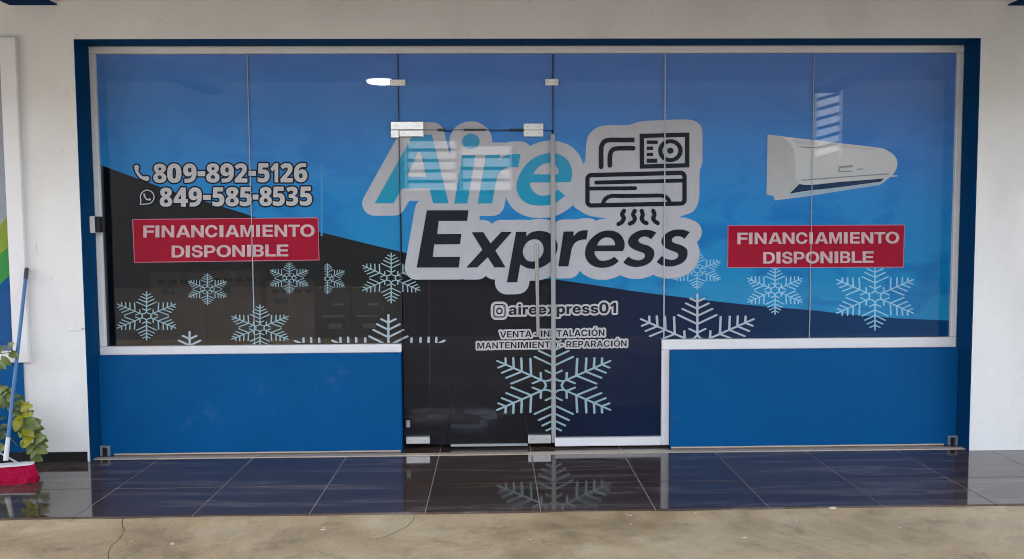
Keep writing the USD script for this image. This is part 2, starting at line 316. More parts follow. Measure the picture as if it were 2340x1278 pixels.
def text_px(text, x0, x1, base0, base1, cap, name=INT, weight=800, track=0.0, capunits=145, other=''):
    """one outline per character, in photograph coordinates, between x0 and x1 on a baseline that runs from base0 to base1"""
    x, out = 0, []
    for ch in text:
        if ch == ' ': x += 52; continue
        g, a = glyph(ch, SYM if ch in other else name, weight)
        out.append(affinity.translate(g, x)); x += a + track
    lo, hi = out[0].bounds[0], out[-1].bounds[2]; sx = (x1 - x0) / (hi - lo); sy = cap / capunits; k = (base1 - base0) / (x1 - x0)
    return [affinity.affine_transform(g, [sx, 0, sx * k, -sy, x0 - lo * sx, base0 - lo * sx * k]) for g in out]
def fit(ch, x0, x1, y0, y1, name=SYM, weight=900, soft=0):
    g, _ = glyph(ch, name, weight); b = g.bounds
    sx, sy = (x1 - x0) / (b[2] - b[0]), (y1 - y0) / (b[3] - b[1])
    g = affinity.affine_transform(g, [sx, 0, 0, -sy, x0 - b[0] * sx, y1 + b[1] * sy])
    return g.buffer(-soft).buffer(2 * soft).buffer(-soft) if soft else g
def shape_px(P, corners=None):
    """closed outline; P: points, a third value 1 marks a corner; smooth between corners"""
    n = len(P); ks = [i for i, p in enumerate(P) if len(p) > 2]
    if not ks: return Polygon(curve([p[:2] for p in P], 6, True)).buffer(0)
    out = []
    for a, b in zip(ks, ks[1:] + [ks[0] + n]):
        seg = [P[i % n][:2] for i in range(a, b + 1)]
        out += list(curve(seg, 6)[:-1]) if len(seg) > 2 else [seg[0]]
    return Polygon(out).buffer(0)
def zoomed(x0, y0, s):
    return lambda P: [(x0 + p[0] / s, y0 + p[1] / s) + tuple(p[2:]) for p in P]

# ================================================================== the setting
GLASS_Y = .200
OPEN_W, OPEN_H = 5.69, 2.655
CEIL, DEEP = 2.985, -2.9
ground = np.array([[-300, -400, -.07], [300, -400, -.07], [300, 300, -.07], [-300, 300, -.07]], float)
obj('road', trimesh.Trimesh(ground, [[0, 1, 2], [0, 2, 3]], process=False), 'asphalt', kind='structure', label='dark asphalt street in front of the covered walkway')

# concrete walkway: a slab with a gently uneven top
def heightfield(x0, x1, y0, y1, nx, ny, fn):
    X, Y = np.meshgrid(np.linspace(x0, x1, nx), np.linspace(y0, y1, ny)); Z = fn(X, Y)
    V = np.stack([X, Y, Z], -1).reshape(-1, 3); I = np.arange(nx * ny).reshape(ny, nx)
    a, b, c, d = I[:-1, :-1].ravel(), I[:-1, 1:].ravel(), I[1:, 1:].ravel(), I[1:, :-1].ravel()
    return trimesh.Trimesh(V, np.vstack([np.stack([a, b, c], 1), np.stack([a, c, d], 1)]), process=False)
import meshkit
def slab_z(X, Y):
    p = np.stack([X * 1.7, Y * 1.7, 0 * X], -1); q = np.stack([X * 6, Y * 9, 0 * X], -1)
    edge = np.clip((Y + 1.16) / .12, 0, 1)
    return -.022 + .010 * (meshkit.fbm(p, 3, 4) - .5) + .006 * (meshkit.fbm(q, 3, 9) - .5) + .012 * edge
pv = thing('pavement', 'worn beige concrete walkway with stains and a hairline crack', kind='structure')
obj('slab', heightfield(-4, 10, -5.6, -1.019, 240, 160, slab_z), 'concrete', pv, smooth=True)
def ribbon(pts, w, z):
    pts = np.array(pts); t = np.gradient(pts, axis=0); nrm = np.stack([-t[:, 1], t[:, 0]], 1); nrm /= np.linalg.norm(nrm, axis=1)[:, None]
    L, R = pts + nrm * w[:, None], pts - nrm * w[:, None]; n = len(pts)
    zz = slab_z(pts[:, 0], pts[:, 1]) + z
    V = np.vstack([np.column_stack([L, zz]), np.column_stack([R, zz])])
    Fc = [f for i in range(n - 1) for f in ((i, n + i, n + i + 1), (i, n + i + 1, i + 1))]
    return trimesh.Trimesh(V, Fc, process=False)
def floor_pt(px, py, z=0.0):
    d = FWD + RIGHT * (px - 1170) / F - UP * (py - 639) / F
    return (EYE + d * (z - EYE[2]) / d[2])[:2]
rc = random.Random(3)
for path, wd in (([(281, 1188), (279, 1200), (283, 1212), (276, 1226), (262, 1240), (250, 1254), (248, 1290)], 0.0021), ([(950, 1180), (940, 1195), (905, 1215), (860, 1232)], .0016)):
    pts = curve([floor_pt(*p, -.02) for p in path], 8); pts = pts + np.array([[rc.uniform(-.003, .003), rc.uniform(-.003, .003)] for _ in pts])
    obj('crack', ribbon(pts, np.array([wd * rc.uniform(.4, 1.2) for _ in pts]), .0012), 'dark_crack', pv)
chips = []
for px, py, s in ((392, 1243, .012), (735, 1207, .013), (1435, 1180, .012), (1590, 1176, .009), (1910, 1166, .02), (1700, 1228, .013), (1440, 1196, .008), (2055, 1205, .006), (620, 1222, .005), (1000, 1240, .006), (1210, 1232, .006), (300, 1236, .005), (1820, 1190, .007), (2290, 1180, .008)):
    x, y = floor_pt(px, py, -.02)
    for _ in range(2):
        c = trimesh.creation.icosphere(1, s * rc.uniform(.4, .8)); c.vertices *= [1.5, .8, .35]; c.vertices += np.array([rc.uniform(-s, s), rc.uniform(-s, s), 0])
        c.vertices += [x, y, float(slab_z(np.array([x]), np.array([y]))[0]) + s * .12]; chips.append(c)
obj('stone_chips', cat_(*chips), 'stone_chip', label='pale grit and mortar crumbs lying on the concrete', kind='stuff')

# tiled floor: each tile a slab with a bevelled edge on a grout bed
fl = thing('tiled_floor', 'polished black floor tiles with pale grout along the shopfront', kind='structure')
obj('grout_bed', cbox(-4, 10, -1.010, 6.2, -.06, -.0025), 'grout', fl)
rows = [(-1.018, -.564), (-.558, .030), (.090, .640), (.644, 1.24), (1.244, 1.84), (1.844, 2.44)]
rt_ = random.Random(8)
for ri, (y0, y1) in enumerate(rows):
    for k in range(-6, 16):
        x0 = .4249 + .6 * k; lim = (-2.2, 7.6) if ri < 2 else (-.2, 6.0)
        if x0 < lim[0] or x0 > lim[1]: continue
        h = rt_.uniform(-.0005, .0005)
        t = cbox(x0 + .0025, x0 + .5975, y0, y1, -.05, h, .0012)
        v = t.vertices.copy(); v[:, 2] += np.where(v[:, 2] > -.02, (v[:, 0] - x0 - .3) * rt_.uniform(-.0012, .0012) + (v[:, 1] - y0) * rt_.uniform(-.001, .001), 0); t.vertices = v
        obj('tile', t, 'black_tile', fl)
obj('threshold_strip', cbox(.004, 5.686, .034, .086, -.03, .004, .002), 'threshold_stone', fl)
# the two tiles ends beyond the built rows are plain floor slabs
obj('floor_slab', cbox(-4, -2.8, -1.018, -.013, -.05, -.001), 'black_tile', fl); obj('floor_slab', cbox(8.23, 10, -1.018, -.013, -.05, -.001), 'black_tile', fl)

# the building
bd = thing('shop_building', 'white plastered shop building with blue-lined opening and covered walkway', 'building')
outline = sbox(-4, -.06, 10, CEIL).difference(sbox(0, -1, OPEN_W, OPEN_H))
obj('front_wall', plate(outline, 0, .32), 'white_plaster', bd)
T = .004
obj('reveal', cbox(-.001 + .001, T, .0015, .172, 0, OPEN_H - T), 'blue_shaded_paint', bd)
obj('reveal', cbox(OPEN_W - T, OPEN_W, .0015, .172, 0, OPEN_H - T), 'blue_shaded_paint', bd)
obj('reveal', cbox(0, OPEN_W, .0015, .172, OPEN_H - T, OPEN_H), 'blue_shaded_paint', bd)
for k in range(6):
    obj('skirting_tile', cbox(-.008 - .6 * (k + 1) + .001, -.008 - .6 * k - .001, -.012, -.0005, .0005, .064, .001), 'skirting_tile', bd)
obj('corner_trim', cbox(-.007, .003, -.014, -.0003, .0005, .078, .001), 'white_frame_paint', bd)
obj('ceiling', cbox(-4, 10, DEEP, 0, CEIL, CEIL + .25), 'ceiling_white', bd)
obj('roof_slab', cbox(-4, 10, .001, 8, CEIL + .001, CEIL + .25), 'ceiling_white', bd)
bmx = obj('beam', cbox(-.385, -.09, DEEP + .02, -.0005, 2.861 + .008, CEIL - .001, .004), 'white_plaster', bd); obj('beam_underside', cbox(-.385 + .002, -.09 - .002, DEEP + .022, -.001, 2.861, 2.861 + .0075, 0), 'beam_blue', bmx)
bmx = obj('beam', cbox(5.853, 6.15, DEEP + .02, -.0005, 2.856 + .008, CEIL - .001, .004), 'white_plaster', bd); obj('beam_underside', cbox(5.853 + .002, 6.15 - .002, DEEP + .022, -.001, 2.856, 2.856 + .0075, 0), 'beam_blue', bmx)
obj('column', cbox(-3.9, -3.5, -2.85, -2.5, -.06, CEIL - .001, .01), 'white_plaster', bd)
obj('column', cbox(9.4, 9.8, -2.85, -2.5, -.06, CEIL - .001, .01), 'white_plaster', bd)
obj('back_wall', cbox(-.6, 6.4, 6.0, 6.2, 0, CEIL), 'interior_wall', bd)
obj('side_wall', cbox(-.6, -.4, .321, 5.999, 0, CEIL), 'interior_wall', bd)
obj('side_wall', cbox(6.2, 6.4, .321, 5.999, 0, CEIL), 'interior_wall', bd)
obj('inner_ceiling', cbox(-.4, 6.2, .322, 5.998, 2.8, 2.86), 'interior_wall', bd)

# low walls under the glazing
LW = .140
lw = thing('low_wall', 'longer bright blue low wall left of the glass door', 'wall')
obj('wall_body', cbox(.0045, 1.972, LW, .318, .0, .656, .004), 'blue_wall_paint', lw)
obj('base_bead', cbox(.09, 1.966, LW - .006, LW - .0005, .0005, .010, .002), 'threshold_stone', lw)
lw2 = thing('low_wall', 'shorter bright blue low wall right of the white jamb', 'wall')
obj('wall_body', cbox(3.757, 5.6855, LW, .318, .0, .656, .004), 'blue_wall_paint', lw2)
obj('base_bead', cbox(3.76, 5.60, LW - .006, LW - .0005, .0005, .010, .002), 'threshold_stone', lw2)

# ================================================================== glazing
PANES = [(.040, 1.005), (1.010, 1.975), (1.980, 2.983), (2.988, 3.718), (3.723, 4.698), (4.703, 5.648)]
gz = thing('shopfront_window', 'wide white framed shop window of butt-jointed glass panes with printed blue film', 'window')
FY0, FY1 = .173, .236
obj('frame_rail', cbox(.0045, 5.6855, FY0, FY1, 2.604, 2.650, .003), 'white_frame_paint', gz, label='long top rail of the white frame')
obj('frame_rail', cbox(.0045, .040, FY0, FY1, .7125, 2.603, .003), 'white_frame_paint', gz)
obj('frame_rail', cbox(5.648, 5.6855, FY0, FY1, .7255, 2.603, .003), 'white_frame_paint', gz)
obj('frame_rail', cbox(.0045, 1.974, FY0, FY1, .6565, .7115, .003), 'white_frame_paint', gz)
obj('frame_rail', cbox(3.704, 5.6855, FY0, FY1, .6565, .7245, .003), 'white_frame_paint', gz)
obj('frame_rail', cbox(3.704, 3.7555, FY0, FY1, .012, .6555, .003), 'white_frame_paint', gz)
obj('frame_rail', cbox(2.990, 3.703, FY0, FY1, .012, .070, .003), 'white_frame_paint', gz)
DOOR = (1.984, 2.978, .026, 2.104)
# printed film: blue above this line, navy below it to the right of the door
EDGE = [(195, 366), (232, 378), (330, 414), (420, 446), (500, 470), (560, 488.6), (585, 497.6), (660, 515), (738, 532), (834, 556), (914, 575), (1000, 596), (1090, 614), (1160, 628), (1236, 637), (1269, 639), (1380, 655), (1440, 664.4), (1515, 674.2), (1575, 681.4), (1612, 686), (1718, 697.6), (1860, 709.6), (1907, 715), (2032, 726.4), (2166, 732.4), (2250, 736)]
EDGE = curve(EDGE, 4)
ABOVE = Polygon(list(EDGE) + [(2300, 60), (150, 60)]).buffer(0)
BELOW = Polygon(list(EDGE) + [(2300, 1100), (150, 1100)]).buffer(0)
def rect_px(x0, x1, z0, z1, Y=GLASS_Y):
    """the photograph outline of a rectangle that stands on the plane y = Y"""
    out = []
    for x, z in ((x0, z0), (x1, z0), (x1, z1), (x0, z1)):
        d = np.array([x, Y, z]) - EYE; out.append((1170 + F * (d @ RIGHT) / (d @ FWD), 639 - F * (d @ UP) / (d @ FWD)))
    return Polygon(out)
L0, L1, L2, L3, L4 = GLASS_Y - .0008, GLASS_Y - .0022, GLASS_Y - .0036, GLASS_Y - .0050, GLASS_Y - .0064
for i, (x0, x1) in enumerate(PANES):
    z0 = {0: .7125, 1: .7125, 2: 2.108, 3: .071, 4: .7255, 5: .7255}[i]
    pn = obj('pane', cbox(x0, x1, GLASS_Y, GLASS_Y + .010, z0, 2.603), 'pane_glass', gz)
    r = rect_px(x0 + .001, x1 - .001, z0 + .001, 2.602)
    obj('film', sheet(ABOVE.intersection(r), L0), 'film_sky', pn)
    if i == 1: obj('film_overlap', sheet(sbox(732.8, 374, 737.2, 540), L1), 'film_overlap', pn)
    if i > 2: obj('film', sheet(BELOW.intersection(r), L0), 'film_navy', pn, label='opaque navy lower film')
for x, z0, m, w in ((1.0075, .7125, 'clear_silicone', .0020), (1.9775, .7125, 'dark_seal', .0022), (2.9855, 2.11, 'dark_seal', .0022), (3.7205, .7255, 'clear_silicone', .0036), (4.7005, .7255, 'clear_silicone', .0016)):
    obj('glass_joint', cbox(x - w, x + w, GLASS_Y - .0095, GLASS_Y + .012, z0, 2.6025), m, gz)
# clamps across the joints high up, and the fittings over the door
def px_box(x0, x1, y0, y1, Y, d, b=.002):
    a, c = W(x0, y1, Y), W(x1, y0, Y); return cbox(a[0], c[0], Y, Y + d, a[2], c[2], b)
obj('glass_clamp', px_box(891, 926, 181, 196, .178, .018, .006), 'patch_cover', gz)
obj('glass_clamp', px_box(1246, 1276, 180, 195, .178, .018, .003), 'patch_cover', gz)
pl = obj('transom_patch', px_box(893, 967.5, 278, 296.5, .176, .020, .002), 'steel', gz, label='polished angled patch fitting over the door pivot')
obj('patch_leg', px_box(893, 911, 297.2, 315, .176, .020, .002), 'steel', pl)
obj('transom_patch', px_box(1197, 1241.5, 282, 296.7, .174, .022, .003), 'patch_cover', gz, label='white upper half of the lock box')

# the door
dr = thing('glass_door', 'frameless glass door with long steel pull handle and printed film', 'door')
dx0, dx1, dz0, dz1 = DOOR
dp = obj('door_pane', cbox(dx0, dx1, GLASS_Y, GLASS_Y + .010, dz0, dz1, .0015), 'door_glass', dr)
rd = rect_px(dx0 + .001, dx1 - .001, dz0 + .001, dz1 - .001)
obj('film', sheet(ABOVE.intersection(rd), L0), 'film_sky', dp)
lo_ = BELOW.intersection(rd)
obj('film', sheet(lo_.intersection(sbox(0, 0, 981, 1300)), L0), 'film_smoke', dp, label='narrow smoky strip by the hinge side')
obj('film', sheet(lo_.intersection(sbox(983, 0, 2000, 1300)), L0), 'film_smoke', dp, label='wide smoky see-through lower film')
obj('edge_seal', cbox(2.967, 2.997, GLASS_Y - .020, GLASS_Y - .0085, .035, 2.085, .003), 'seal_grey', dr, label='grey vertical seal strip down the closing edge')
obj('hinge_patch', px_box(912.5, 967.5, 298, 312.5, .176, .020, .002), 'steel', dr)
obj('hinge_patch', px_box(928, 981.5, 998, 1015, .172, .040, .002), 'bright_steel', dr, label='brushed lower pivot patch')
obj('lock_patch', px_box(1197, 1241.5, 297.3, 312, .174, .022, .003), 'patch_cover', dr, label='white lower half of the lock box')
obj('lock_patch', px_box(1207, 1259, 994, 1014, .172, .040, .002), 'bright_steel', dr, label='brushed lower lock patch')
obj('bottom_rail', px_box(1030, 1206, 1013.5, 1021.5, .190, .016, .002), 'seal_grey', dr, label='pale drip rail along the door bottom')
obj('lock_tab', px_box(928, 937, 961, 977, .190, .006, .001), 'seal_grey', dr)
hd = obj('handle', tube([W(1226, 556, .150), W(1229.5, 768, .150)], .0128, 16), 'handle_steel', dr, smooth=50)
for py in (609, 716):
    p = W(1227 if py < 650 else 1229, py, .150); obj('standoff', tube([p, p + np.array([0, .049, 0])], .009, 12), 'steel', hd, smooth=50)
fit_ = [p for p in stage.GetPrimAtPath('/World/glass_door').GetChildren() if 'patch' in p.GetName()] + [p for p in stage.GetPrimAtPath('/World/shopfront_window').GetChildren() if 'clamp' in p.GetName() or 'transom_patch' in p.GetName()]
for p in fit_:
    v = np.array(UsdGeom.Mesh(p).GetPointsAttr().Get()); a_, b_ = v.min(0), v.max(0); zc = (a_[2] + b_[2]) / 2
    for f_ in (.2, .8):
        m_ = trimesh.creation.cylinder(.0042, .0012, sections=12); m_.apply_transform(trimesh.transformations.rotation_matrix(math.pi / 2, (1, 0, 0))); m_.apply_translation((a_[0] + (b_[0] - a_[0]) * f_, a_[1] - .0006, zc)); obj('screw', m_, 'seal_grey', p)
# dark rebate over the door head
obj('door_gap', px_box(968, 1196, 295.9, 297.9, .1925, .001, 0), 'dark_seal', gz)
obj('closer_arm', px_box(1000, 1018, 294, 300, .184, .008, .001), 'dark_seal', gz); obj('closer_arm', px_box(1060, 1110, 294.5, 299, .184, .008, .001), 'dark_seal', gz); obj('closer_arm', px_box(1164, 1196, 294.5, 299, .184, .008, .001), 'dark_seal', gz)

# ================================================================== printed lettering and pictures
def vinyl_thing(name, label, cat, group=None):
    return thing(name, label, cat, group)
# --- the shop's logo
zA = zoomed(1130, 300, 6.39); zD = zoomed(1140, 480, 6.392); zE = zoomed(1320, 490, 7.8); zC = zoomed(920, 460, 5.808); zI = zoomed(1240, 250, 3.118)
A_ = Polygon([(856.3, 464.8), (944, 308), (987, 308), (1025, 464.8), (990, 464.8), (981, 431), (918.5, 431), (899, 464.8)], [[(930, 404), (974, 404), (961.5, 349), (954, 349)]])
i_ = unary_union([Polygon([(1056, 355), (1086, 355), (1068, 465.4), (1038.4, 465.4)]), affinity.scale(Point(1076, 323.5).buffer(1, 24), 20.3, 17.5)])
r_ = shape_px([(1110, 354.3, 1), (1143, 354.3, 1), (1141, 368, 1), (1150, 359), (1160, 354.5), (1172, 352.2), (1189.5, 352.2, 1), (1184, 382.2, 1), (1165, 382), (1150, 387.6), (1139.4, 398.6), (1133, 415.8, 1), (1124.7, 465.4, 1), (1092, 465.4, 1)])
e_ = shape_px(zA([(1105, 745, 1), (1130, 660), (1130, 560), (1080, 440), (1000, 365), (880, 325), (760, 325), (620, 370), (500, 450), (400, 570), (340, 700), (322, 820), (350, 930), (420, 1020), (540, 1075), (680, 1087), (820, 1070), (940, 1010), (1030, 942, 1), (930, 852, 1), (860, 900), (760, 937), (660, 937), (580, 890), (530, 820), (515, 750, 1)])).difference(
    shape_px(zA([(565, 630, 1), (620, 545), (700, 485), (800, 465), (880, 490), (925, 540), (935, 590), (930, 630, 1)])))
E_ = Polygon([p[:2] for p in zC([(322, 120), (875, 120), (857, 262), (480, 262), (458, 437), (782, 435), (762, 570), (420, 575), (400, 740), (763, 740), (745, 880), (187, 882)])])
x_ = Polygon([(1077.9, 531.1), (1104.2, 530.6), (1121.1, 556.4), (1145.5, 530.2), (1169.7, 530.4), (1132.1, 572.8), (1155.4, 611.5), (1129.7, 611.5), (1114.6, 588.3), (1090.5, 611.5), (1065, 611.9), (1102.2, 571.1)])
p_ = shape_px(zD([(250, 320, 1), (403, 320, 1), (400, 383, 1), (480, 325), (600, 306), (720, 330), (810, 400), (855, 500), (850, 600), (800, 700), (740, 765), (660, 820), (560, 855), (450, 857), (370, 830), (313, 795, 1), (268, 1055, 1), (117, 1058, 1)])).difference(
    shape_px(zD([(350, 610), (385, 505), (450, 447), (530, 428), (600, 455), (647, 530), (647, 620), (605, 695), (530, 745), (450, 750), (385, 710)])))
rr_ = shape_px(zD([(945, 315, 1), (1092, 313, 1), (1090, 385, 1), (1150, 325), (1220, 299), (1302, 295, 1), (1280, 432, 1), (1200, 438), (1120, 475), (1070, 550), (1050, 640, 1), (1015, 825, 1), (868, 825, 1)]))
ee_ = shape_px(zE([(810, 655, 1), (835, 580), (830, 480), (770, 370), (670, 305), (550, 288), (420, 310), (300, 380), (200, 480), (145, 600), (132, 720), (165, 820), (240, 900), (350, 945), (470, 953), (600, 925), (680, 880), (735, 833, 1), (655, 755, 1), (580, 800), (490, 825), (400, 822), (340, 770), (305, 710), (303, 655, 1)])).difference(
    shape_px(zE([(345, 555, 1), (390, 475), (460, 425), (540, 412), (620, 440), (660, 500), (668, 550, 1)])))
s_ = shape_px(zE([(1405, 325, 1), (1300, 285), (1180, 277), (1060, 305), (950, 380), (900, 470), (910, 540), (960, 600), (1060, 650), (1150, 680), (1195, 715), (1190, 770), (1130, 812), (1050, 818), (960, 790), (903, 752, 1), (812, 855, 1), (880, 905), (1000, 937), (1130, 930), (1260, 880), (1340, 800), (1365, 710), (1350, 630), (1270, 565), (1160, 530), (1100, 500), (1085, 460), (1120, 415), (1190, 397), (1255, 410), (1310, 445, 1)]))
ss_ = affinity.translate(s_, 76.2, -1)
AIRE, EXPR = [A_, i_, r_, e_], [E_, x_, p_, rr_, ee_, s_, ss_]
def stroke(P, w, cap='round', close=False, n=6, straight=False):
    pts = P if straight else curve(P, n, close)
    return (LineString(list(pts) + ([pts[0]] if close else []))).buffer(w * .56, cap_style={'round': 1, 'flat': 2}[cap], join_style=1)
ICON = []; IW = 1.12
ICON.append(unary_union([stroke(zI([(417, 412), (417, 300), (420, 262), (440, 230), (480, 219), (560, 219), (655, 218)]), 9.6, 'flat'), affinity.scale(Point(*zI([(417, 410)])[0]).buffer(5.2), 1, 1)]))
ICON.append(stroke(zI([(479, 400), (479, 345), (487, 305), (510, 283), (560, 278), (645, 278)]), 9.4))
rect = Polygon(zI([(706, 190), (1030, 181), (1030, 399), (708, 408)])); ICON.append(rect.exterior.buffer(5.0, join_style=2))
ring = affinity.scale(Point(*zI([(910, 295)])[0]).buffer(1, 32), 27.9, 26.2).difference(affinity.scale(Point(*zI([(910, 295)])[0]).buffer(1, 32), 18, 17))
ICON.append(ring); ICON.append(affinity.scale(Point(*zI([(910, 295)])[0]).buffer(1, 24), 7.5, 6.8))
for x0, x1, y0, y1 in ((742, 820, 222, 247), (742, 787, 265, 290), (742, 787, 310, 333), (742, 817, 352, 382)):
    ICON.append(sbox(*zI([(x0, y0)])[0], *zI([(x1, y1)])[0]).buffer(-1.5).buffer(1.5))
body = Polygon(zI([(319, 470), (1011, 452), (1011, 671), (319, 686)])).buffer(-9).buffer(9); ICON.append(body.exterior.buffer(5.0))
ICON.append(stroke(zI([(382, 522), (1000, 508)]), 8, straight=True)); ICON.append(stroke(zI([(335, 565), (658, 562)]), 8, straight=True))
ICON.append(stroke(zI([(428, 674), (448, 638), (490, 618), (560, 618), (760, 616), (850, 616), (890, 636), (908, 672)]), 8.2))
for wv in ([(580, 724), (566, 748), (579, 776), (564, 804), (540, 818)], [(656, 724), (645, 750), (657, 778), (645, 803), (622, 815)], [(706, 724), (713, 752), (706, 778), (721, 803), (740, 811)], [(788, 724), (797, 752), (788, 778), (803, 800), (820, 811)]):
    ICON.append(stroke(zI(wv), 8.6))
panel = shape_px(zI([(310, 250), (330, 180), (400, 125), (500, 113), (610, 112), (700, 86), (850, 78), (1030, 73), (1105, 95), (1136, 150), (1138, 260), (1137, 380), (1120, 440), (1117, 540), (1113, 640), (1080, 720), (1000, 758), (880, 790), (600, 800), (440, 775), (340, 760), (270, 725), (215, 670), (230, 500), (300, 372)]))
halo = unary_union([g.buffer(28.5, 12) for g in AIRE] + [g.buffer(27.5, 12) for g in EXPR] + [panel])
halo = Polygon(polys(halo)[0].exterior, [h for h in polys(halo)[0].interiors if Polygon(h).area > 160]) if len(polys(halo)) == 1 else halo
lg = vinyl_thing('shop_logo', 'big shop logo in teal and navy italic letters on a pale cut-out', 'sign')
obj('backing', sheet(halo.intersection(unary_union([rect_px(x0, x1, 0, 2.603) for x0, x1 in PANES])), L1), 'vinyl_white', lg)
for g in AIRE: obj('letter', sheet(g, L2), 'vinyl_teal', lg, label='teal italic letter' if g is A_ else None)
for g in EXPR: obj('letter', sheet(g, L2), 'vinyl_ink', lg)
ic = obj('air_conditioner_icon', sheet(body.exterior.buffer(5.0), L2), 'vinyl_ink', lg, label='line drawing of air conditioner, fan box and pipes')
for g in ICON:
    if g.equals(body.exterior.buffer(5.0)): continue
    g2 = g.difference(body.exterior.buffer(5.1)); 
    if polys(g2): obj('icon_stroke', sheet(g2, L2), 'vinyl_ink', ic)
# --- phone numbers
zP = zoomed(230, 340, 4.565)
def phone_row(label, chars, icon, name='phone_number'):
    t = vinyl_thing(name, label, 'lettering')
    gs = []
    for ch, x0, x1, y0, y1 in chars:
        (a, b), (c, d) = zP([(x0, y0), (x1, y1)])
        gs.append(fit(ch, a, c, b, d, soft=.8) if ch != '-' else sbox(a, b, c, d).buffer(-1).buffer(1))
    obj('outline', sheet(unary_union([g.buffer(3.4) for g in gs + [icon]]), L1), 'vinyl_navy', t)
    for (ch, *_), g in zip(chars, gs): obj('hyphen' if ch == '-' else 'digit', sheet(g, L2), 'vinyl_text', t)
    return t
def row(txt, xs, y0, y1, drop):
    X0, X1 = xs[0][0], xs[-1][1]
    out = []
    for ch, (a, b) in zip(txt, xs):
        k = drop * (a - X0) / (X1 - X0)
        out.append((ch, a, b, (y0 + .40 * (y1 - y0) if ch == '-' else y0) + k, (y0 + .66 * (y1 - y0) if ch == '-' else y1) + k))
    return out
r1 = row('809-892-5126', [(550, 685), (694, 842), (862, 1000), (1012, 1090), (1103, 1240), (1250, 1390), (1398, 1530), (1543, 1620), (1638, 1762), (1772, 1852), (1875, 2005), (2017, 2155)], 157, 357, -8)
r2 = row('849-585-8535', [(617, 747), (762, 910), (918, 1055), (1068, 1150), (1166, 1290), (1305, 1440), (1452, 1577), (1587, 1645), (1658, 1786), (1796, 1922), (1936, 2060), (2079, 2205)], 406, 606, -12)
def handset(P, w0, w1):
    pts = curve(zP(P), 8); n = len(pts); fs = np.linspace(0, 1, n)
    return unary_union([Point(*p).buffer(w0 + (w1 - w0) * (abs(f - .5) * 2) ** 3) for p, f in zip(pts, fs)])
ih = handset([(375, 195), (378, 235), (405, 280), (440, 305), (482, 312)], 3.2, 5.6)
wring = Point(*zP([(486, 505)])[0]).buffer(16.8, 24); tail = Polygon(zP([(412, 584), (420, 525), (470, 578)])).buffer(.8)
bubble = unary_union([wring, tail]); bub = bubble.difference(bubble.buffer(-2.3)); mini = handset([(455, 480), (462, 505), (485, 530), (515, 530)], 1.5, 2.3)
t1 = phone_row('white phone number 809-892-5126 with navy outline, upper of the two', r1, ih); obj('handset_icon', sheet(ih, L2), 'vinyl_text', t1)
t2 = phone_row('white phone number 849-585-8535 with chat bubble icon, lower of the two', r2, bubble)
obj('chat_icon', sheet(unary_union([bub, mini]), L2), 'vinyl_text', t2)
# --- red banners
FIN = [('F', 445, 560), ('I', 572, 612), ('N', 637, 767), ('A', 788, 937), ('N', 945, 1077), ('C', 1092, 1218), ('I', 1240, 1280), ('A', 1300, 1447), ('M', 1460, 1600), ('I', 1622, 1662), ('E', 1690, 1797), ('N', 1815, 1945), ('T', 1958, 2078), ('O', 2083, 2232)]
DIS = [('D', 742, 872), ('I', 888, 932), ('S', 950, 1065), ('P', 1080, 1197), ('O', 1210, 1360), ('N', 1373, 1505), ('I', 1528, 1568), ('B', 1590, 1703), ('L', 1718, 1828), ('E', 1838, 1957)]
def banner(label, quad, lines):
    t = vinyl_thing('financing_banner', label, 'sign')
    q = Polygon(quad); obj('edge', sheet(q, L3), 'vinyl_red_edge', t); obj('panel', sheet(q.buffer(-1.5, join_style=2), L3 - .0008), 'vinyl_red', t)
    for spec, X0, X1, b0, b1, cap in lines:
        a0, a1 = spec[0][1], spec[-1][2]
        for ch, u0, u1 in spec:
            f0, f1 = (u0 - a0) / (a1 - a0), (u1 - a0) / (a1 - a0); base = b0 + (b1 - b0) * f0; o = .5 if ch in 'OCS' else 0
            obj('letter', sheet(fit(ch, X0 + (X1 - X0) * f0, X0 + (X1 - X0) * f1, base - cap - o, base + o, INT, 720), L3 - .0020), 'vinyl_pink', t)
banner('red FINANCIAMIENTO DISPONIBLE banner under the phone numbers', [(302.3, 501), (727.3, 497.3), (730, 595.2), (306.7, 600.7)],
       [(FIN, 327.5, 718.9, 543.0, 540.9, 27.4), (DIS, 392.5, 658.7, 588.6, 585.8, 27)])
banner('red FINANCIAMIENTO DISPONIBLE banner below the air conditioner picture', [(1663, 515.3), (2068, 513.7), (2064.5, 611.5), (1662.3, 612.3)],
       [(FIN, 1685, 2054.7, 558.2, 556.2, 26), (DIS, 1744, 1996, 602.6, 600.8, 26.4)])
# --- social media handle and services
zS = zoomed(1060, 660, 5.85)
hn = vinyl_thing('social_media_handle', 'white outlined handle aireexpress01 with camera icon on the door', 'lettering')
hg = text_px('aireexpress01', 1162.7, 1408, 719.9, 715.6, 24.2, weight=800, track=4, other='1')
sq = sbox(*zS([(392, 205)])[0], *zS([(558, 385)])[0]).buffer(-7).buffer(7)
sqr = sq.difference(sq.buffer(-2.6)); lens = Point(*zS([(475, 298)])[0]).buffer(7.6).difference(Point(*zS([(475, 298)])[0]).buffer(4.6)); dot = Point(*zS([(530, 236)])[0]).buffer(1.2)
obj('outline', sheet(unary_union([g.buffer(4.4) for g in hg] + [sq.buffer(5.5)]), L1), 'vinyl_text', hn)
for g in hg: obj('letter', sheet(g, L2), 'vinyl_ink', hn)
obj('camera_icon', sheet(unary_union([sqr, lens, dot]), L2), 'vinyl_ink', hn)
sv = vinyl_thing('services_line', 'small service text VENTA - INSTALACIÓN across the door edge', 'lettering')
g1 = text_px('VENTA - INSTALACIÓN', 1142.5, 1381, 771.8, 767.6, 14.6, weight=650, track=5)
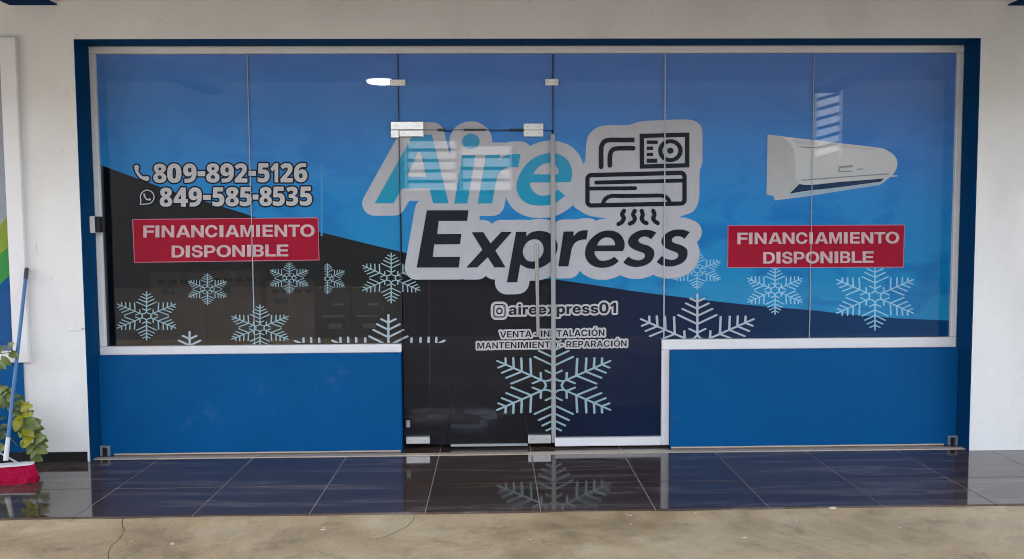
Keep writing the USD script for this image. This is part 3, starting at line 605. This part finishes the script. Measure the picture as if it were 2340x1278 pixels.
obj('outline', sheet(unary_union([g.buffer(4.2) for g in g1]), L1), 'vinyl_text', sv)
for g in g1: obj('letter', sheet(g, L2), 'vinyl_ink', sv)
sv2 = vinyl_thing('services_line', 'small service text MANTENIMIENTO - REPARACIÓN above the large snowflake', 'lettering')
g2 = text_px('MANTENIMIENTO - REPARACIÓN', 1090.5, 1432, 797.3, 791.8, 14.2, weight=650, track=5)
obj('outline', sheet(unary_union([g.buffer(3.8) for g in g2]), L3), 'vinyl_text', sv2)
for g in g2: obj('letter', sheet(g, L4), 'vinyl_ink', sv2)
# --- picture of an air conditioner
zQ = zoomed(1720, 180, 4.261)
pc = vinyl_thing('air_conditioner_picture', 'printed picture of a white wall air conditioner with open flap', 'picture')
whole = shape_px(zQ([(145, 545, 1), (590, 598), (840, 628), (1220, 672), (1300, 695), (1370, 740), (1405, 795), (1405, 855), (1385, 905), (1355, 945, 1), (1325, 968, 1), (1240, 1035, 1), (840, 1095), (560, 1140), (215, 1185, 1), (200, 1140, 1), (135, 1130, 1)]))
obj('body', sheet(whole, L1), 'photo_body', pc)
side = shape_px(zQ([(147, 549, 1), (290, 575), (375, 650), (408, 730), (418, 850), (415, 960), (440, 1022, 1), (350, 1125, 1), (345, 1160, 1), (217, 1182, 1), (203, 1137, 1), (139, 1127, 1)]))
obj('side_panel', sheet(side, L2), 'photo_side', pc)
obj('lower_lip', sheet(shape_px(zQ([(356, 1128, 1), (520, 1098), (840, 1062), (1250, 1010, 1), (1290, 985, 1), (1242, 1033, 1), (840, 1092), (560, 1136), (352, 1160, 1)])), L2), 'photo_lip', pc)
obj('outlet', sheet(shape_px(zQ([(452, 1028, 1), (860, 1005), (1280, 972, 1), (1245, 1004, 1), (840, 1058), (520, 1094), (357, 1121, 1)])), L2), 'photo_dark', pc)
obj('flap', sheet(shape_px(zQ([(440, 1000, 1), (900, 962), (1330, 936, 1), (1412, 941, 1), (1405, 954, 1), (1330, 960), (900, 1000), (560, 1035), (438, 1022, 1)])), L3), 'photo_flap', pc)
obj('shadow_line', sheet(shape_px(zQ([(470, 984, 1), (900, 952), (1320, 922, 1), (1330, 932, 1), (900, 962), (475, 996, 1)])), L2), 'photo_shade', pc)
obj('top_crease', sheet(shape_px(zQ([(420, 652, 1), (520, 664), (620, 664), (700, 652, 1), (620, 674), (510, 674)])), L2), 'photo_shade', pc)
obj('badge', sheet(unary_union([Polygon(zQ([(825, 855), (975, 840), (972, 862), (850, 872)])), Polygon(zQ([(835, 872), (848, 870), (846, 900), (970, 896), (968, 908), (832, 912)])), Polygon(zQ([(1010, 878), (1072, 874), (1070, 886), (1012, 888)]))]), L2), 'photo_mark', pc)
obj('top_highlight', sheet(shape_px(zQ([(380, 590, 1), (840, 640), (1215, 684, 1), (1215, 700, 1), (840, 672), (440, 640, 1)])), L2), 'photo_flap', pc)
# --- snowflakes
def flake(cx, cy, Lx, Ly, w=.040):
    segs = []
    R = .175
    for k in range(6):
        a = math.radians(90 + 60 * k)
        def P(d, off=0, l=0): return (d * math.cos(a) + l * math.cos(a + off), d * math.sin(a) + l * math.sin(a + off))
        segs.append(LineString([P(R), P(1)]))
        a2 = a + math.radians(60); am = a + math.radians(30); Rm = R * .70; segs.append(LineString(curve([P(R), (Rm * math.cos(am), Rm * math.sin(am)), (R * math.cos(a2), R * math.sin(a2))], 4)))
        for d, l in ((.225, .145), (.40, .345), (.565, .27), (.71, .205), (.85, .13)):
            for s in (-1, 1): segs.append(LineString([P(d), P(d, s * math.radians(58), l)]))
    g = unary_union([s.buffer(w / 2, 4) for s in segs])
    return affinity.affine_transform(g, [Lx, 0, 0, -Ly, cx, cy])
def put_flake(label, cx, cy, Lx, Ly, m, w=.040, clip=None, group='printed snowflakes along the bottom of the glass', layer=None):
    g = flake(cx, cy, Lx, Ly, w)
    if clip is not None: g = g.intersection(clip)
    ps = polys(g)
    if len(ps) == 1: obj('snowflake', sheet(g, layer or L1), m, '/World', label=label, cat='snowflake', group=group); return
    t = thing('snowflake', label, 'snowflake', group)
    for q in sorted(ps, key=lambda q: -q.area):
        if q.area > 1.5: obj('branch', sheet(q, layer or L1), m, t)
LEFT = rect_px(.041, 1.974, .7135, 2.6).union(rect_px(1.974, 2.98, .7135, 2.0))
put_flake('whole icy snowflake nearest the left frame of the window', 335, 722.5, 77, 55, 'flake_ice', .040)
put_flake('small hazy snowflake over the cartons, left of the vertical glass joint', 474, 661, 50, 36, 'flake_soft', .043)
put_flake('snowflake standing on the left sill under the thin glass joint', 594, 749.5, 74.5, 52.5, 'flake_ice', .040, LEFT)
put_flake('small hazy snowflake just below the right end of the left banner', 661, 635.5, 50, 35.5, 'flake_soft', .043)
put_flake('half snowflake cut off along its left side', 748.5, 637, 44.5, 35, 'flake_soft', .043, sbox(741, 500, 900, 800))
put_flake('whole snowflake left of the E of the logo', 894, 635.5, 75.5, 57, 'flake_ice', .038, sbox(700, 500, 1000, 800).difference(halo.buffer(.5)))
put_flake('tiny snowflake tip rising from the left sill below the cartons', 433.5, 866, 140, 107, 'flake_white', .040, LEFT)
put_flake('big half-hidden snowflake rising from the sill beside the door', 887.5, 837, 148, 117, 'flake_white', .036, LEFT.intersection(sbox(700, 600, 1100, 783.5)))
put_flake('row of snowflake tips left of the big half-hidden one on the sill', 803, 838, 148, 117, 'flake_white', .036, LEFT.intersection(sbox(600, 600, 741, 784)))
put_flake('largest snowflake, pale blue, behind the seal on the lower door', 1265.5, 881, 149, 112, 'flake_ice', .036)
put_flake('large pale snowflake half hidden by the right white sill', 1593.5, 786, 148.7, 113, 'flake_white', .036, rect_px(2.9, 3.703, .735, 2.6).union(rect_px(3.70, 5.64, .7265, 2.6)))
put_flake('faint snowflake tucked behind the last s of the logo', 1593, 618, 61, 43, 'flake_ghost', .055, sbox(1500, 560, 1700, 700).difference(halo.buffer(.5)))
BL = Polygon([(1663, 515.3), (2068, 513.7), (2064.5, 611.5), (1662.3, 612.3)]).buffer(1)
put_flake('faint blue snowflake under the left half of the right banner', 1771, 663.5, 72, 55, 'flake_faint', .042, sbox(1600, 580, 1900, 800).difference(BL))
put_flake('large faint blue snowflake under the right end of the right banner', 1999.5, 677.5, 101, 77, 'flake_faint', .036, sbox(1880, 580, 2160, 800).difference(BL))

# ================================================================== small things on the front
bx = thing('switch_box', 'small white electrical box on the blue reveal beside the frame', 'electrical box')
a = W(199, 533, .12); b = W(199, 494, .12)
obj('housing', cbox(.0045, .034, .100, .170, a[2], b[2], .003), 'white_frame_paint', bx)
obj('cover', cbox(.0345, .058, .108, .170, a[2] + .004, b[2] - .003, .002), 'dark_seal', bx)
for side, lab in ((0, 'small grey metal bracket at the floor in the left corner of the recess'), (1, 'small grey metal bracket at the floor in the right corner of the recess')):
    X = .008 if side == 0 else 5.682 - .058
    br = thing('floor_bracket', lab, 'bracket', at=(X, .12, 0))
    arch = sbox(X, .001, X + .058, .066).difference(sbox(X + .008, -.01, X + .048, .056).buffer(-.01).buffer(.01))
    obj('arch', plate(arch, .118, .138), 'bracket_grey', br); obj('inner', cbox(X + .007, X + .049, .1365, .1385, .001, .057), 'dark_void', br)

# neighbouring shopfront at the left edge
nb = thing('neighbouring_window', 'edge of the next shopfront with grey, green and blue film in white frame', 'window')
nx1 = float(W(66, 826, -.032)[0]); nin = float(W(27, 760, -.032)[0]); NT = float(W(15, 85, -.03)[2])
obj('frame_rail', cbox(nin, nx1, -.032, -.0005, .645, NT, .003), 'white_frame_paint', nb)
obj('frame_rail', cbox(-2.2, nin - .0005, -.032, -.0005, .645, .72, .003), 'white_frame_paint', nb)
obj('frame_rail', cbox(-2.2, nin - .0005, -.032, -.0005, NT - .07, NT, .003), 'white_frame_paint', nb)
fx = nin - .0006
def band(za0, za1, zb0, zb1):   # heights at the right edge and one metre to the left, lower and upper
    return Polygon([(fx, za0), (fx, za1), (fx - 1.7, za1 - (za1 - zb1) * 1.7), (fx - 1.7, za0 - (za0 - zb0) * 1.7)]).intersection(sbox(-2.2, .721, fx, NT - .071))
zz = [W(20, 494, -.006)[2], W(20, 560, -.006)[2], W(22, 626, -.006)[2]]; S = .9
obj('film', plate(band(zz[0], 4, zz[0] - S, 4), -.008, -.0005), 'film_grey', nb)
obj('film', plate(band(zz[1], zz[0], zz[1] - S, zz[0] - S), -.008, -.0005), 'film_yellow_green', nb)
obj('film', plate(band(zz[2], zz[1], zz[2] - S, zz[1] - S), -.008, -.0005), 'film_green', nb)
obj('film', plate(sbox(-2.2, .721, fx, NT - .071).difference(unary_union([band(zz[2] - .0001, 5, zz[2] - S, 5)])), -.008, -.0005), 'film_blue', nb)
nl = thing('low_wall', 'strip of blue low wall behind the broom at the far left', 'wall')
obj('wall_body', cbox(-2.2, -.392, -.010, -.0005, .066, .6445, .002), 'blue_wall_paint', nl)

# broom leaning on the wall
bh = np.array([-.318, -.35, .110])
bm = thing('broom', 'broom with pinkish red bristles and blue handle leaning on the white wall', 'broom', at=(-.305, -.33, 0))
top = W(61, 613, -.028)
d = (top - bh); q = bh + d * .09
obj('handle', tube([bh + d * .085, bh + d * .94], .0105, 14), 'broom_blue', bm, smooth=50)
obj('grip_cap', tube([bh + d * .94, bh + d * .995, top], .0122, 14), 'broom_cap', bm, smooth=50)
obj('ferrule', tube([bh - d * .0, bh + d * .045, bh + d * .085, bh + d * .115], .0145, 14, .0115), 'broom_white', bm, smooth=40)
def loft(secs):
    n = len(secs[0]); V = np.vstack(secs); Fc = []
    for i in range(len(secs) - 1):
        for j in range(n):
            p, q_ = i * n + j, i * n + (j + 1) % n; Fc += [(p, q_, q_ + n), (p, q_ + n, p + n)]
    c0, c1 = len(V), len(V) + 1; V = np.vstack([V, secs[0].mean(0), secs[-1].mean(0)])
    for j in range(n): Fc += [(c0, (j + 1) % n, j), (c1, (len(secs) - 1) * n + j, (len(secs) - 1) * n + (j + 1) % n)]
    return trimesh.Trimesh(V, Fc, process=False)
ax = np.array([.97, .10, .030]); ax /= np.linalg.norm(ax); dep = np.array([.10, .95, .28]); dep /= np.linalg.norm(dep)
def sec(c, w, t, n=36, wob=0, seed=0):
    rr = random.Random(seed); out = []
    for k in range(n):
        a_ = 2 * math.pi * k / n; ca, sa = math.cos(a_), math.sin(a_)
        out.append(c + ax * w * math.copysign(abs(ca) ** .5, ca) + dep * t * math.copysign(abs(sa) ** .6, sa) + np.array([0, 0, rr.uniform(-wob, wob)]))
    return np.array(out)
hc = bh + np.array([.0, -.015, -.012])
obj('head_block', loft([sec(hc + [0, 0, -.005], .160, .014), sec(hc + [0, 0, -.0075], .166, .019), sec(hc + [0, 0, -.0135], .166, .020)]), 'broom_white', bm, smooth=40)
fan = []
for k in range(7):
    f = k / 6; fan.append(sec(hc + np.array([.018 * f, -.075 * f, -.0135 - .083 * f]), 0.165 + .048 * f, .019 + .020 * f, 44, .010 * f ** 2, 5))
obj('bristles', loft(fan), 'broom_bristle', bm, smooth=50)
# loose bristle tufts along the lower edge
tf = []
rb = random.Random(12)
for k in range(90):
    u = rb.uniform(-1, 1); a0 = hc + ax * .19 * u + np.array([.01, -.05, -.065]); a1 = hc + ax * (.215 * u) + np.array([.02, -.08 + rb.uniform(-.03, .03), -.100 + .016 * rb.random()])
    tf.append(tube([a0, (a0 + a1) / 2, a1], .0022, 4))
obj('bristle_tips', cat_(*tf), 'broom_bristle', bm, kind='stuff')

# potted plant at the left edge
pt = thing('potted_plant', 'arching green plant with oval leaflets behind the broom', 'plant', at=(-.62, -.20, 0))
def lathe(prof, c, n=28):
    m = trimesh.creation.revolve(np.array(prof), sections=n); m.apply_translation(c); return m
obj('pot', lathe([(0.0, .10), (.085, .10), (.115, .30), (.122, .30), (.122, .315), (.105, .315), (.10, .29), (0, .29)], (-.62, -.20, 0)), 'pot_grey', pt, smooth=40)
for sx, sy in ((-1, -1), (1, -1), (1, 1), (-1, 1)):
    obj('stand_leg', tube([(-.62 + sx * .09, -.20 + sy * .06, .13), (-.62 + sx * (.24 if sx > 0 else .15), -.20 + sy * .12, .002)], .006, 8), 'broom_white', pt)
PY = -.20
def Wj(p, y): return W(p[0], p[1], y)
stems = [([(-70, 1000), (-60, 930), (-25, 898), (10, 906), (42, 930), (62, 965), (76, 1000), (92, 1042)], .0065), ([(-75, 1000), (-70, 880), (-40, 820), (5, 808), (40, 806)], .005), ([(-70, 1000), (-40, 960), (0, 975), (40, 1020)], .004)]
for P, rr in stems: obj('stem', tube([Wj(p, PY) for p in curve(P, 6)], rr, 8, rr * .5), 'stem_green', pt, smooth=60)
z5 = zoomed(0, 900, 4.262); z4 = zoomed(0, 740, 6.39)
LV = [z5(q) for q in ([(240, 240), (332, 163)], [(252, 268), (405, 262)], [(300, 300), (400, 285)], [(325, 352), (432, 342)], [(340, 455), (455, 415)], [(362, 500), (472, 525)], [(330, 520), (345, 612)], [(305, 610), (415, 655)], [(265, 480), (375, 600)], [(300, 390), (262, 515)], [(235, 330), (200, 430)], [(205, 210), (150, 370)], [(200, 290), (72, 282)], [(180, 200), (205, 300)], [(205, 160), (228, 15)], [(110, 75), (218, 155)], [(0, 255), (62, 225)], [(-20, 340), (97, 320)], [(-15, 420), (95, 380)], [(-30, 520), (68, 522)], [(0, 20), (70, -15)], [(60, 60), (150, 20)], [(20, 20), (100, 70)], [(250, 300), (330, 420)], [(240, 440), (205, 520)])] + \
     [z4(q) for q in ([(10, 430), (45, 320)], [(130, 405), (212, 285)], [(140, 425), (275, 495)], [(25, 470), (162, 605)], [(-10, 545), (88, 662)], [(-60, 430), (-20, 330)])]
YEL = {8, 9, 10, 11, 23, 24, 35, 41, 43, 49, 52}; DRK = {14, 15, 17, 18, 16}
rl = random.Random(21)
def leaf(a, b, w, roll):
    a, b = np.array(a), np.array(b); ax_ = b - a; L = np.linalg.norm(ax_); ax_ /= L
    nrm = np.array([rl.uniform(-.5, .5), -1, rl.uniform(.1, .9)]); side_ = np.cross(ax_, nrm); side_ /= np.linalg.norm(side_); nrm = np.cross(side_, ax_)
    n = 8; V = []
    for i in range(n + 1):
        f = i / n; ww = w * L * (math.sin(math.pi * min(1, f * .94 + .03)) ** .75) * (1 - .18 * f); c = a + ax_ * L * f + nrm * (.10 * L * math.sin(math.pi * f))
        for s in (-1, -.5, 0, .5, 1): V.append(c + side_ * ww * s + nrm * ww * .28 * abs(s))
    Fc = []
    for i in range(n):
        for j in range(4):
            p = i * 5 + j; Fc += [(p, p + 1, p + 6), (p, p + 6, p + 5)]
    return trimesh.Trimesh(np.array(V), Fc, process=False)
main = curve(stems[0][0], 10)
for k in range(26):     # further leaflets along the main stem, in pairs
    i = 24 + int(k * (len(main) - 28) / 25); c = main[i]; tdir = main[min(i + 1, len(main) - 1)] - main[i]; an = math.atan2(tdir[1], tdir[0]) + (1 if k % 2 else -1) * rl.uniform(.6, 1.2)
    ln = rl.uniform(24, 36); LV.append([tuple(c), (c[0] + ln * math.cos(an), min(1062, c[1] + ln * math.sin(an)))])
for k, (p, q_) in enumerate(LV):
    y0 = PY + rl.uniform(-.03, .02); y1 = y0 + rl.uniform(-.06, .03)
    obj('leaf', leaf(Wj(p, y0), Wj(q_, y1), rl.uniform(.27, .34), 0), 'leaf_yellow' if k in YEL else ('leaf_dark' if k in DRK else 'leaf_green'), pt, smooth=True)
for p, q_ in (z5([(212, 182), (290, 68)]), z5([(240, 190), (313, 116)])):
    obj('leaf_bud', leaf(Wj(p, PY), Wj(q_, PY - .02), .07, 0), 'dry_leaf', pt, smooth=True)

# ================================================================== inside, dimly seen through the glass
def carton(x0, x1, y0, d_, z0, z1, label):
    t = thing('carton', label, 'box', at=((x0 + x1) / 2, y0 + d_ / 2, z0))
    b_ = obj('box', cbox(x0, x1, y0, y0 + d_, z0, z1, .004), 'carton', t)
    obj('tape', cbox((x0 + x1) / 2 - .03, (x0 + x1) / 2 + .03, y0 - .0015, y0 - .0003, z1 - .14, z1 - .004), 'carton_tape', t)
    xm = x0 + (x1 - x0) * .32; obj('hand_hole', cbox(xm - .05, xm + .05, y0 - .0016, y0 - .0004, z1 - .17, z1 - .13), 'carton_ink', t)
    for k in range(4): obj('print', cbox(x0 + .05 + k * .085, x0 + .11 + k * .085, y0 - .0017, y0 - .0005, z1 - .09, z1 - .06), 'carton_ink', t)
carton(.02, .42, .95, .40, 0, 1.16, 'dim brown carton nearest the left frame behind the glass')
carton(.425, .83, .97, .40, 0, 1.17, 'dim brown carton in the middle of the three behind the glass')
carton(.85, 1.22, 1.02, .40, 0, 1.08, 'dim lower brown carton beside the dark appliances behind the glass')
for k, (x0, lab) in enumerate(((1.24, 'left one of two dark appliances behind the glass'), (1.50, 'right one of two dark appliances behind the glass'))):
    t = thing('appliance', lab, 'appliance', at=(x0 + .12, 1.2, 0))
    obj('cabinet', cbox(x0, x0 + .25, 1.05, 1.40, 0, 1.02, .008), 'appliance_black', t)
    obj('trim', cbox(x0 + .03, x0 + .20, 1.047, 1.0495, .80, .812), 'appliance_trim', t); obj('trim', cbox(x0 + .12, x0 + .20, 1.047, 1.0495, .89, .905), 'appliance_trim', t); obj('label_plate', cbox(x0 + .08, x0 + .18, 1.047, 1.0495, .71, .75), 'seal_grey', t)
    obj('top', cbox(x0, x0 + .25, 1.05, 1.40, 1.0205, 1.035, .002), 'carton', t)
def sneaker(c, ang, label):
    t = thing('sneaker', label, 'shoe', 'pair of sneakers on the shop floor', at=c)
    R = trimesh.transformations.rotation_matrix(ang, (0, 0, 1))
    def prof(z, k, n=28):
        out = []
        for i in range(n):
            a_ = 2 * math.pi * i / n; x = .14 * math.cos(a_); w = .045 + .006 * math.cos(a_) - .008 * math.cos(2 * a_)
            out.append((x * k, w * math.sin(a_) * k, z))
        return np.array(out)
    sole = loft([prof(.001, .97), prof(.012, 1.0), prof(.032, .99)])
    up = [prof(.033, .96), prof(.05, .93)]
    for z, sc, sh in ((.07, .80, -.018), (.09, .58, -.045), (.105, .46, -.062)):
        p = prof(z, sc); p[:, 0] += sh; p[:, 1] *= 1.15; up.append(p)
    for nm, m, mt in (('sole', sole, 'shoe_white'), ('upper', loft(up), 'shoe_brown'), ('toe_cap', None, 'shoe_white')):
        if m is None:
            m = trimesh.creation.icosphere(2, .045); m.vertices *= [1.0, .98, .62]; m.vertices += [.088, 0, .040]
        m.apply_transform(R); m.apply_translation(c); obj(nm, m, mt, t, smooth=50)
obj('scratch', cbox(*W(84.4, 580, -.0006)[[0]], W(85.2, 580, -.0006)[0], -.0009, -.0003, W(85, 580, 0)[2], W(85, 553, 0)[2]), 'seal_grey', bd)
obj('scratch', cbox(W(156, 757, 0)[0], W(190, 757, 0)[0], -.0009, -.0003, W(170, 757, 0)[2], W(170, 756, 0)[2]), 'seal_grey', bd)
obj('scratch', cbox(W(186, 752, 0)[0], W(193, 752, 0)[0], -.0009, -.0003, W(190, 753, 0)[2], W(190, 749.5, 0)[2]), 'seal_grey', bd)
sneaker((2.40, .78, 0), .15, 'nearer dim pale-soled sneaker seen through the glass door')
sneaker((2.47, 1.05, 0), -.05, 'farther dim pale-soled sneaker seen through the glass door')

# ================================================================== behind the camera, seen only as reflections in the glass
def mirror(px, py, Yw):
    """the point of the plane y = Yw that the glass shows at (px, py)"""
    g = W(px, py, GLASS_Y); d = g - EYE; return g + np.array([d[0], -d[1], d[2]]) * (GLASS_Y - Yw) / d[1]
lp = mirror(874, 187, -5.9)
def at_ceiling(px, py, z):
    g = W(px, py, GLASS_Y); d = g - EYE; k = (z - g[2]) / d[2]; return g + np.array([d[0], -d[1], d[2]]) * k
lc = at_ceiling(872, 187, CEIL - .05)
lm = thing('ceiling_lamp', 'round flat lit lamp under the walkway ceiling', 'lamp', at=(lc[0], lc[1], CEIL))
obj('housing', lathe([(0, CEIL - .001), (.17, CEIL - .001), (.175, CEIL - .03), (.16, CEIL - .045), (0, CEIL - .045)], (lc[0], lc[1], 0)), 'white_frame_paint', lm, smooth=40)
obj('diffuser', lathe([(0, CEIL - .0455), (.15, CEIL - .0455), (.14, CEIL - .062), (0, CEIL - .07)], (lc[0], lc[1], 0)), 'lamp_glow', lm, smooth=40)
ob = thing('opposite_building', 'unseen building across the street with white louvre panels, shaped tall and dark to block sky reflections', 'building')
OY = -17.0
obj('wall', cbox(-16, 22, OY - 5, OY, -.06, 6.2), 'far_wall', ob)  # unseen wall, made high and near black so the glass mirrors no sky
obj('window_void', cbox(4, 12, OY + .001, OY + .02, 1.2, 3.0), 'dark_void', ob)
def louvre(x0, x1, z0, z1, label, tilt=0.0, posts=()):
    t = thing('louvre_panel', label, 'louvre', at=((x0 + x1) / 2, OY, z0))
    n = max(3, int((z1 - z0) / .26)); h = (z1 - z0) / n
    for q0, q1 in ((x0 - .06, x0), (x1, x1 + .06)): obj('post', cbox(q0, q1, OY + .02, OY + .16, z0, z1), 'seal_grey', t)
    for k in range(n):
        z = z0 + h * k; m = cbox(x0 + .001, x1 - .001, OY + .05, OY + .09, z + .03, z + h - .06, .004)
        if tilt: v = m.vertices.copy(); v[:, 2] += (v[:, 0] - x0) * tilt; m.vertices = v
        obj('slat', m, 'louvre_white', t)
for (xa, ya, xb, yb, lab, tl) in ((932, 438, 1040, 318, 'wide louvre panel reflected in the door below its top hinge', 0), (1055, 438, 1165, 330, 'second louvre panel reflected over the i and r of the logo', 0), (1862, 362, 1918, 205, 'narrow slanting louvre panel reflected above the air conditioner picture', .26)):
    a, b = mirror(xa, ya, OY + .07), mirror(xb, yb, OY + .07)
    x0, x1 = sorted((a[0], b[0])); louvre(x0, x1, a[2], b[2], lab, tl)
